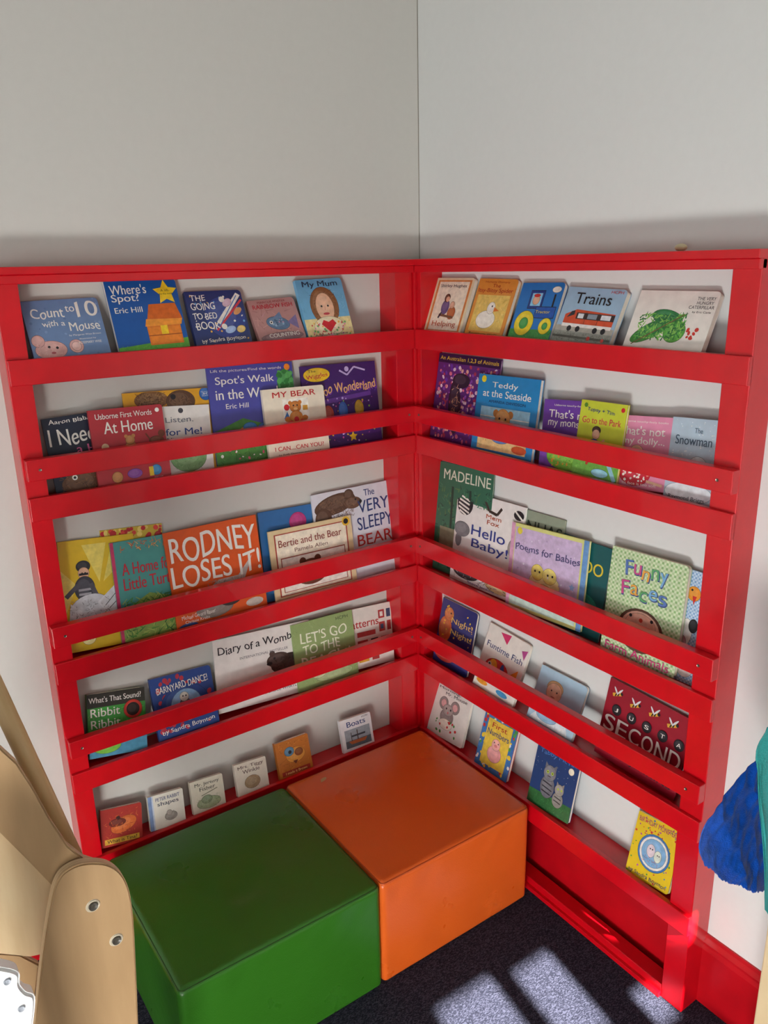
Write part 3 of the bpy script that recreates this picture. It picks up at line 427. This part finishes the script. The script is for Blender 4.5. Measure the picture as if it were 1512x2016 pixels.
B(UR,3,(1357,1120),(1400,1133),'9fc0e0','blue gingham picture book with a chick and a cow',[('chk',0,0,1,1,6,'c9dcf0','7fa8d4'),('c',.4,.8,.3,'e8952c'),('c',.3,.83,.05,K),('p',[(.35,.78),(.55,.78),(.45,.7)],'c9302c'),('e',.3,.45,.28,.12,'f0ece6'),('e',.6,.52,.2,.06,K),('e',.2,.35,.18,.06,'e8b0b8'),('e',.5,.15,.4,.1,'d8c8c0'),('c',.3,.18,.05,K)],thk=.004,tb=.0385)
PAL=['5a7ab8','c8508a','e8a848','5fa86a','7ab0d8']
B(UR,3,(1207,1074),(1358,1116),'b6cf9c','green gingham picture book with a pink pig and bubbly letters',[('chk',0,0,1,1,18,'d3e2bd','93bb7c'),('e',.5,.3,.3,.2,'5f4030'),('e',.5,.31,.26,.17,'f0c0a8'),('e',.5,.35,.2,.11,'f0b49c'),('c',.5,.4,.025,'d0402c'),('c',.36,.42,.02,K),('c',.64,.42,.02,K),('e',.5,.24,.1,.03,'f8d8cc')]
 +letters('Funny',.2,.78,.85,.13,PAL,.02,'44568a')+letters('Faces',.18,.8,.66,.13,PAL[1:]+PAL[:1],.02,'44568a')+[('t','Farm Animals',.5,.07,.86,.08,'c9407a',-.02,.1)],**dict(BB,lay=1,thk=.010,tb=.0465))
# ---- right, tier four
B(UR,4,(873,1176),(941,1209),'262f74','navy board book with an orange bear at night',[('e',.2,.55,.18,.2,'c96a3c'),('c',.25,.8,.13,'d07a48'),('c',.3,.82,.02,K),('dots',24,9,.02,['e8c83a'],(.05,.3,.95,.95)),('e',.3,.16,.28,.1,'b8322c'),('t','Night!',.64,.72,.6,.11,'e9c86a'),('t','Night!',.66,.55,.6,.11,'e9c86a'),('c',.8,.22,.08,'d8c070')],**dict(BB,thk=.008))
B(UR,4,(966,1225),(1046,1272),'e6e3da','white board book with a colourful striped fish and shells',[('p',[(.3,.95),(.55,.98),(.5,.82)],'d0356a'),('e',.43,.38,.28,.16,'c9302c'),('e',.33,.38,.11,.14,'e8b83a'),('e',.55,.38,.05,.14,'2a5aa8'),('c',.25,.42,.045,W_),('c',.25,.42,.025,K),('p',[(.68,.38),(.9,.56),(.88,.2)],'e8952c'),('p',[(.85,.86),(.98,.9),(.94,.74)],'b04a8a'),('e',.2,.1,.14,.04,'e8a030'),('e',.7,.1,.14,.04,'3f8fc0'),('t','Funtime Fish',.5,.7,.86,.09,'33406a')],**dict(BB,thk=.009))
B(UR,4,(1068,1308),(1158,1354),'a9c9dc','light blue board book with a smiling baby',[('e',.4,.72,.17,.12,'c8a070'),('e',.4,.64,.16,.16,'e6b898'),('c',.34,.66,.015,K),('c',.46,.66,.015,K),('e',.4,.56,.05,.012,'b8605a'),('p',[(.05,.05),(.9,.05),(.75,.36),(.3,.4)],'dce6ea'),('scr',50,79,.08,.01,['c4d4dc',W_],(.15,.08,.8,.34)),('e',.4,.2,.22,.1,'8fb8d4'),('t','His Day',.7,.42,.5,.1,'26407a')],spine='d8a040',**dict(BB,thk=.009))
B(UR,4,(1203,1333),(1366,1420),'98142a','large dark red picture book with bees and bold title',[
 *[x for (bx,by) in ((.12,.84),(.35,.82),(.58,.84),(.8,.83)) for x in (('l',[(bx-.05,by-.03),(bx+.05,by+.02)],.035,'d9a83a'),('l',[(bx-.02,by-.035),(bx-.005,by+.015)],.014,K),('l',[(bx+.01,by-.02),(bx+.025,by+.03)],.014,K),('e',bx-.02,by+.035,.045,.012,'d8d8dc',-.9),('e',bx+.03,by+.045,.045,.012,'d8d8dc',.9),('c',bx+.055,by+.025,.016,K))],
 ('c',.16,.65,.055,K),('c',.35,.65,.055,K),('c',.54,.65,.055,K),('c',.73,.65,.055,K),('c',.92,.65,.055,K),('t','J',.16,.65,.04,.05,W_),('t','U',.35,.65,.05,.05,W_),('t','S',.54,.65,.05,.05,W_),('t','T',.73,.65,.05,.05,W_),('t','A',.92,.65,.05,.05,W_)]+letters('SECOND',.03,.99,.46,.2,[W_],0)+[('t','STEVE JENKINS',.5,.12,.88,.08,K)],thk=.005,tb=.0405,lean=.19)
# ---- right, tier five
MB=dict(kind='board_book',rad=.006,thk=.009)
B(UR,5,(862,1341),(931,1375),'e3e1da','white board book with a grey mouse holding red berries',[('e',.45,.42,.18,.16,'8a7f7c'),('c',.3,.66,.12,'8a7f7c'),('c',.3,.66,.07,'d8a0a0'),('c',.62,.66,.12,'8a7f7c'),('c',.62,.66,.07,'d8a0a0'),('e',.45,.56,.14,.11,'a39894'),('c',.4,.58,.02,K),('c',.52,.58,.02,K),('c',.46,.51,.02,'c05a60'),('e',.46,.28,.18,.1,'e8e0d0'),('dots',16,3,.03,['c9302c','3f8f3a'],(.15,.1,.85,.36)),('t','Morning,',.4,.93,.6,.06,K),('t','Mr. Mouse',.6,.86,.6,.06,K)],**MB)
B(UR,5,(958,1396),(1023,1431),'c83a3a','colourful bordered number board book with a piglet',[('r',0,0,1,1,'3f78b8'),('dots',90,41,.045,['e8c83a','c9302c','4a9a4a',W_],(0,0,1,1)),('r',.14,.1,.86,.9,'e8c84a'),('e',.5,.33,.2,.14,'e8a0a0'),('c',.5,.5,.12,'f0b0a8'),('e',.5,.48,.05,.025,'d88080'),('c',.44,.53,.015,K),('c',.56,.53,.015,K),('t','First',.5,.81,.44,.09,'b8322c'),('t','Numbers',.5,.68,.64,.1,'26407a')],**MB)
B(UR,5,(1061,1459),(1144,1500),'1f3f74','night-blue picture book with two striped grey cats',[('r',0,0,1,.25,'2f6a3a'),('scr',90,83,.06,.01,['24562c','468a4a'],(0,.02,1,.24)),('dots',20,84,.006,['f0ead0'],(.05,.55,.95,.8)),('c',.85,.78,.06,'f0ead0'),('p',[(.27,.62),(.27,.76),(.38,.68)],'6f7078'),('p',[(.42,.68),(.53,.76),(.53,.62)],'6f7078'),('e',.4,.38,.16,.18,'6f7078'),('c',.4,.6,.14,'7d7e86'),('c',.35,.61,.03,'b8d04a'),('c',.46,.61,.03,'b8d04a'),('c',.35,.61,.012,K),('c',.46,.61,.012,K),('l',[(.36,.55),(.44,.55)],.015,'3a2a30'),('e',.68,.26,.12,.12,'8d8a84'),('p',[(.6,.46),(.6,.54),(.67,.49)],'8d8a84'),('p',[(.7,.49),(.77,.54),(.77,.46)],'8d8a84'),('c',.68,.42,.1,'9c9890'),('c',.65,.43,.02,'b8d04a'),('c',.73,.43,.02,'b8d04a'),('l',[(.28,.45),(.5,.42)],.02,'3a3c44'),('l',[(.28,.37),(.52,.34)],.02,'3a3c44'),('l',[(.28,.3),(.5,.27)],.02,'3a3c44'),('l',[(.6,.3),(.76,.28)],.02,'4a4a4a'),('l',[(.6,.24),(.76,.22)],.02,'4a4a4a'),('t','Tabby McTat',.52,.89,.86,.09,'5a86c8',0,.1)],**MB)
B(UR,5,(1259,1596),(1344,1640),'e3c41f','yellow board book with a round blue picture and confetti',[('dots',80,51,.02,['c9302c','3f78b8','4a9a4a','b04a9a'],(.03,.03,.97,.97)),('c',.52,.48,.36,'3f78b8'),('c',.52,.48,.32,'e8e6e0'),('c',.52,.48,.27,'7fb0d8'),('e',.45,.5,.09,.1,'e0d0d8'),('c',.43,.53,.015,K),('c',.48,.53,.015,K),('e',.62,.46,.08,.09,'d8e0d0'),('c',.61,.48,.013,K),('c',.65,.48,.013,K),('scr',30,85,.05,.008,['3f78b8','c9302c'],(.3,.3,.75,.4)),('t','BIRTHDAY MONSTERS!',.5,.91,.9,.08,'a03a6a',0,.1),('t','by Sandra Boynton',.5,.07,.86,.08,'3a3a5a',0,.12)],**MB)
# ---------------------------------------------------------------- ottomans
def leather(name,h):
    m=bpy.data.materials.new(name); m.use_nodes=True; nt=m.node_tree; b=nt.nodes['Principled BSDF']
    b.inputs['Base Color'].default_value=hexc(h); b.inputs['Roughness'].default_value=.3
    tc=nt.nodes.new('ShaderNodeTexCoord'); v=nt.nodes.new('ShaderNodeTexVoronoi'); v.inputs['Scale'].default_value=420
    n1=nt.nodes.new('ShaderNodeTexNoise'); n1.inputs['Scale'].default_value=7; n1.inputs['Detail'].default_value=4
    nt.links.new(tc.outputs['Object'],v.inputs['Vector']); nt.links.new(tc.outputs['Object'],n1.inputs['Vector'])
    mr=nt.nodes.new('ShaderNodeMapRange'); mr.inputs[3].default_value=.22; mr.inputs[4].default_value=.38
    nt.links.new(n1.outputs['Fac'],mr.inputs[0]); nt.links.new(mr.outputs[0],b.inputs['Roughness'])
    bp=nt.nodes.new('ShaderNodeBump'); bp.inputs['Strength'].default_value=.18; bp.inputs['Distance'].default_value=.001
    b2=nt.nodes.new('ShaderNodeBump'); b2.inputs['Strength'].default_value=.6; b2.inputs['Distance'].default_value=.005
    nt.links.new(n1.outputs['Fac'],b2.inputs['Height']); nt.links.new(v.outputs['Distance'],bp.inputs['Height'])
    nt.links.new(b2.outputs[0],bp.inputs['Normal']); nt.links.new(bp.outputs[0],b.inputs['Normal']); return m
def ottoman(x0,x1,y0,y1,h,m,label,dents,sm):
    cx,cy=(x0+x1)/2,(y0+y1)/2; e=empty('ottoman',(cx,cy,0),label,'ottoman','vinyl cube ottomans in the corner')
    hx,hy,hz=(x1-x0)/2,(y1-y0)/2,h/2; N=50; R=.012
    bm=bmesh.new(); bmesh.ops.create_cube(bm,size=2); bmesh.ops.subdivide_edges(bm,edges=bm.edges[:],cuts=N,use_grid_fill=True)
    for v in bm.verts:
        x,y,z=v.co
        f=lambda s: math.copysign(abs(s)**.6,s)
        X,Y,Z=f(x)*hx,f(y)*hy,f(z)*hz
        c=Vector((max(-hx+R,min(hx-R,X)),max(-hy+R,min(hy-R,Y)),max(-hz+R,min(hz-R,Z))))
        d=Vector((X,Y,Z))-c
        if d.length>1e-9: q=c+d.normalized()*R
        else: q=Vector((X,Y,Z))
        nx,ny,nz=X/hx,Y/hy,Z/hz
        if z>.99: q.z+=.009*(1-nx**2)*(1-ny**2)+.0015*noise.noise(Vector((nx*3,ny*3,cx*9)))*(1-nx**4)*(1-ny**4)
        if abs(x)>.99: q.x+=math.copysign(.003,x)*(1-ny**2)*(1-nz**2)
        if abs(y)>.99: q.y+=math.copysign(.003,y)*(1-nx**2)*(1-nz**2)
        for (dx,dy,r,dep) in dents:
            if z>.99: q.z-=dep*math.exp(-((nx-dx)**2+(ny-dy)**2)/r**2)
        if y<-.99:
            q.y+=(1-nz**8)*(.0016*math.sin(nx*11+nz*3)*math.exp(-((nz+.7)/.35)**2)+.0012*math.sin(nx*17-nz*5)*math.exp(-((nz-.8)/.25)**2))
        v.co=q
    me=bpy.data.meshes.new('cushion_body'); bm.to_mesh(me); bm.free(); me.materials.append(m)
    for p_ in me.polygons: p_.use_smooth=True
    o=link(bpy.data.objects.new('cushion_body',me)); o.parent=e; o.location=(0,0,hz+.001)
    def welt(z,s):
        cu=bpy.data.curves.new('w','CURVE'); cu.dimensions='3D'; cu.bevel_depth=.0017; sp=cu.splines.new('POLY')
        path=[]
        for i,(ax,ay) in enumerate([(-hx+s,-hy+s),(hx-s,-hy+s),(hx-s,hy-s),(-hx+s,hy-s)]):
            for k in range(5):
                a=math.pi+i*math.pi/2+math.pi/2*k/4; r=.010
                qx=ax+(r if ax<0 else -r); qy=ay+(r if ay<0 else -r)
                path.append((qx+r*math.cos(a),qy+r*math.sin(a)))
        sp.points.add(len(path)-1); sp.use_cyclic_u=True
        for i,(a,b) in enumerate(path): sp.points[i].co=(a,b,z,1)
        co=link(bpy.data.objects.new('w',cu)); bpy.context.view_layer.update()
        me=bpy.data.meshes.new_from_object(co.evaluated_get(bpy.context.evaluated_depsgraph_get())); bpy.data.objects.remove(co)
        me.name='seam'; me.materials.clear(); me.materials.append(sm); so=link(bpy.data.objects.new('seam',me)); so.parent=e
    welt(h-R*.32+.001,R*.28)
    return e
GRN=leather('green_vinyl','306c1a'); ORG=leather('orange_vinyl','de6220')
ottoman(-.5235,-.0960,-.5335,-.112,OTH,ORG,'orange vinyl cube ottoman against the shelf corner beside green one',[(-.3,.5,.25,.003),(.4,-.1,.3,.003)],mat('b84c16',.4,name='orange_piping'))
ottoman(-.9640,-.5260,-.5345,-.112,OTH,GRN,'green vinyl cube ottoman with dented top beside the orange one',[(.05,-.15,.10,.009),(-.12,-.3,.12,.008),(.2,-.02,.06,.005),(.3,.1,.3,.003)],mat('245812',.4,name='green_piping'))
lp=unproj((637,1537),(0,0,OTH+.006),(0,0,1))
lf=mesh_obj('dry_leaf',[(-.012,0,0),(-.004,.006,.002),(.006,.005,.001),(.013,0,0),(.006,-.005,.001),(-.004,-.005,.002)],[(0,5,4,3,2,1)],mat('c8a468',.6)); lf.location=Vector((lp[0],lp[1],OTH+.0085)); lf.rotation_euler=(0,0,.5)
lf['label']='small dry tan leaf lying on the orange ottoman'; lf['category']='leaf'
pp=np.array([-.035,unproj((1340,497),(-.035,0,0),(1,0,0))[1],T+.004])
bm=bmesh.new(); bmesh.ops.create_icosphere(bm,subdivisions=3,radius=1)
for v in bm.verts: v.co=Vector((v.co.x*.009,v.co.y*.011,v.co.z*.0065+.0060))
me=bpy.data.meshes.new('pebble'); bm.to_mesh(me); bm.free(); me.materials.append(mat('cdbf98',.5)); 
for q_ in me.polygons: q_.use_smooth=True
o=link(bpy.data.objects.new('pebble',me)); o.location=Vector(pp); o['label']='small cream pebble resting on top of the red shelf'; o['category']='pebble'
# ---------------------------------------------------------------- plywood play frame
def plate(name,pxs,yp,th,m,me_,parent,bv=.002):
    pts=[unproj(q,(0,yp,0),(0,1,0)) for q in pxs]; k=len(pts)
    base=Vector(parent.location)
    V=[Vector(a)-base for a in pts]+[Vector((a[0],yp+th,a[2]))-base for a in pts]
    Fc=[tuple(range(k)),tuple(range(k,2*k))[::-1]]+[(i,k+i,k+(i+1)%k,(i+1)%k) for i in range(k)]
    o=mesh_obj(name,V,Fc,[m,me_],[0,0]+[1]*k,parent)
    bm=bmesh.new(); bm.from_mesh(o.data); bmesh.ops.recalc_face_normals(bm,faces=bm.faces)
    ed=[e for e in bm.edges if len(e.link_faces)==2 and (len(e.link_faces[0].verts)>4)!=(len(e.link_faces[1].verts)>4)]
    bmesh.ops.bevel(bm,geom=ed,offset=bv,segments=2,affect='EDGES'); bm.to_mesh(o.data); bm.free()
    return o
def to_floor(o,band=.012):
    zmin=min(v.co.z for v in o.data.vertices)
    for v in o.data.vertices:
        if v.co.z<zmin+band: v.co.z=0
fr=empty('wooden_play_frame',unproj((150,2400),(0,-.72,0),(0,1,0))*np.array([1,1,0]),'birch plywood play frame with rounded bolted upright beside the green ottoman','play frame')
def smooth_path(pts,nn=6):
    out=[];k=len(pts)
    for i in range(k-1):
        p0_,p1,p2,p3=[np.array(pts[max(0,min(k-1,i+j))],float) for j in(-1,0,1,2)]
        for s in range(nn):
            t=s/nn; out.append(tuple(.5*((2*p1)+(-p0_+p2)*t+(2*p0_-5*p1+4*p2-p3)*t*t+(-p0_+3*p1-3*p2+p3)*t**3)))
    out.append(tuple(pts[-1])); return out
YP=-.72
up=smooth_path([(62,2100),(82,1905),(99,1790),(114,1735),(142,1709),(180,1700),(220,1706),(248,1735),(261,1790),(268,1900),(276,2100)])
pl=plate('upright',up,YP,.016,PLY,PLYE,fr); to_floor(pl)
for c_ in ((183,1783),(229,1850)):
    q=unproj(c_,(0,YP,0),(0,1,0)); cyl('washer',(q[0],YP-.0005,q[2]),(0,-1,0),.0100,.002,mat('c9bfa8',.3,name='steel_washer'),fr,24)
    cyl('bolt',(q[0],YP-.0015,q[2]),(0,-1,0),.0068,.004,mat('4a463e',.3,name='dark_bolt'),fr,24)
arm=[(-90,1402),(0,1472),(34,1503),(66,1552),(100,1615),(135,1667),(168,1693),(196,1702),(190,1722),(150,1740),(110,1752),(60,1700),(0,1640),(-90,1552)]
plate('arm',arm,YP+.018,.016,PLY,PLYE,fr)
deck=[(-90,1500),(0,1590),(60,1670),(104,1740),(84,1880),(60,1885),(-90,1870)]
plate('side_panel',deck,YP+.038,.012,PLYL,PLYE,fr)
low=[(-90,1870),(40,1880),(78,1900),(62,2010),(40,2120),(-90,2120)]
plate('lower_panel',low,YP+.054,.012,PLY,PLYE,fr)
a=unproj((-36,1300),(0,-.62,0),(0,1,0)); b=unproj((150,1700),(0,-.655,0),(0,1,0))
d=Vector(b)-Vector(a); bm=bmesh.new(); bmesh.ops.create_cone(bm,cap_ends=True,segments=24,radius1=.0125,radius2=.0125,depth=d.length)
me=bpy.data.meshes.new('round_rail'); bm.to_mesh(me); bm.free(); me.materials.append(DOW)
for q_ in me.polygons: q_.use_smooth=len(q_.vertices)==4
o=link(bpy.data.objects.new('round_rail',me)); o.parent=fr; o.rotation_mode='QUATERNION'; o.rotation_quaternion=d.to_track_quat('Z','Y'); o.location=(Vector(a)+Vector(b))/2-fr.location
WP=mat('f0f0ee',.4,name='white_plastic')
te=empty('plastic_toy',unproj((0,2300),(0,-.87,0),(0,1,0))*np.array([1,1,0]),'white moulded plastic toy in sunlight beside the plywood play frame','toy')
po=plate('toy_body',smooth_path([(-120,2150),(-110,1905),(-40,1903),(10,1908),(38,1918),(40,1940),(52,1955),(70,1966),(66,2020),(56,2080),(48,2150)],6),-.87,.02,WP,WP,te,.003)
to_floor(po,.02)
for c_ in ((14,1932),(42,1985)):
    q=unproj(c_,(0,-.87,0),(0,1,0)); cyl('metal_fitting',(q[0],-.871,q[2]),(0,-1,0),.004,.002,mat('9aa0a8',.3,name='grey_metal'),te,16)
# ---------------------------------------------------------------- costume stand with cloths
def cloth(name,tops,bots,yp,m,label,amp,seed,nx=140,nz=70,fray=4):
    rg=random.Random(seed)
    xs_=np.linspace(tops[0][0],tops[-1][0],nx); V=[];Fc=[]
    for i,x in enumerate(xs_):
        yt=np.interp(x,[a for a,_ in tops],[b for _,b in tops]); yb=np.interp(x,[a for a,_ in bots],[b for _,b in bots])
        yb+=3*math.sin(x*.12)+rg.uniform(-1,1)*fray
        for j in range(nz):
            t=j/(nz-1); q=unproj((x,yt+(yb-yt)*t),(0,yp,0),(0,1,0))
            X,Z=q[0],q[2]
            w1=noise.noise(Vector(((X+Z*.7)*22,(Z-X*.7)*7,seed)))
            w2=noise.noise(Vector(((X-Z*.5)*60,(Z+X)*34,seed+5)))
            w3=1-2*abs(noise.noise(Vector(((X+Z*.4)*26,(Z-X)*12,seed+9))))
            w4=noise.noise(Vector((X*150,Z*150,seed)))
            q[1]-=amp*(w1+.4*w2+.5*w3+.08*w4)
            V.append(q)
    for i in range(nx-1):
        for j in range(nz-1): Fc.append((i*nz+j,i*nz+j+1,(i+1)*nz+j+1,(i+1)*nz+j))
    o=mesh_obj(name,V,Fc,m,None,None,True)
    o.modifiers.new('s','SOLIDIFY').thickness=.0012
    o['label']=label; o['category']='costume'; return o
SAT=mat('0b4aa8',.42,.16,.6,420,0,'blue_satin')
TEAL=mat('1a8a86',.6,.12,.5,420,0,'teal_fabric')
YC=-1.17
cloth('satin_cape',[(1379,1650),(1390,1618),(1413,1582),(1440,1550),(1490,1488),(1512,1466),(1600,1390)],[(1379,1684),(1388,1704),(1405,1718),(1445,1744),(1500,1757),(1600,1767)],YC,SAT,'rumpled royal blue dress-up cape with frayed hem hanging from the stand',.008,.4,fray=2.5)
cloth('teal_cloak',[(1491,1480),(1504,1430),(1560,1380),(1620,1360)],[(1493,1510),(1500,1640),(1503,1790),(1560,1880),(1620,1890)],YC-.045,TEAL,'teal fabric dress-up cloak hanging over the blue cape',.005,1.1,50,50,2)
pa=unproj((1524,1900),(0,YC-.006,0),(0,1,0))
st=empty('costume_stand',(pa[0],YC-.005,0),'pale wooden costume stand post beside the blue cape','clothes stand')
box('post',(pa[0]-.008,YC-.018,0),(pa[0]+.014,YC+.010,1.0),PLYL,st,.003)
box('foot',(pa[0]-.02,YC-.12,0),(pa[0]+.03,YC+.10,.022),PLYL,st,.003)
# ---------------------------------------------------------------- lights
def area(name,loc,target,size,sy,power,colr):
    l=bpy.data.lights.new(name,'AREA'); l.shape='RECTANGLE'; l.size=size; l.size_y=sy; l.energy=power; l.color=colr
    o=link(bpy.data.objects.new(name,l)); o.location=loc; o.rotation_euler=(Vector(target)-Vector(loc)).to_track_quat('-Z','Y').to_euler(); return o
area('window_light',(-3.6,-2.6,.95),(-.2,-.6,.75),1.2,1.2,31,(.97,.985,1))
area('window_light_south',(-1.6,-3.45,1.2),(-.5,-.2,.5),1.2,.8,7,(1,.99,.97))
area('floor_bounce_light',(-1.9,-1.9,.10),(-.2,-.55,.68),.45,.45,42,(1,.985,.965))
l=bpy.data.lights.new('sun','SUN'); l.energy=50; l.angle=.008; l.color=(1,.98,.94); so=link(bpy.data.objects.new('sun',l)); so.rotation_euler=Vector(SUN).to_track_quat('Z','Y').to_euler()
w=bpy.data.worlds.new('world'); S.world=w; w.use_nodes=True; w.node_tree.nodes['Background'].inputs[0].default_value=(.8,.88,1,1); w.node_tree.nodes['Background'].inputs[1].default_value=1.0
# ---------------------------------------------------------------- camera
cam=bpy.data.cameras.new('camera'); co=link(bpy.data.objects.new('camera',cam)); S.camera=co
cam.sensor_fit='VERTICAL'; cam.sensor_height=36; cam.sensor_width=27; cam.lens=F*36/2016; cam.clip_start=.01
co.matrix_world=Matrix([[r3[i],u3[i],-f3[i],C[i]] for i in range(3)]+[[0,0,0,1]])
S.view_settings.view_transform='Standard'; S.view_settings.look='None'; S.view_settings.exposure=.0
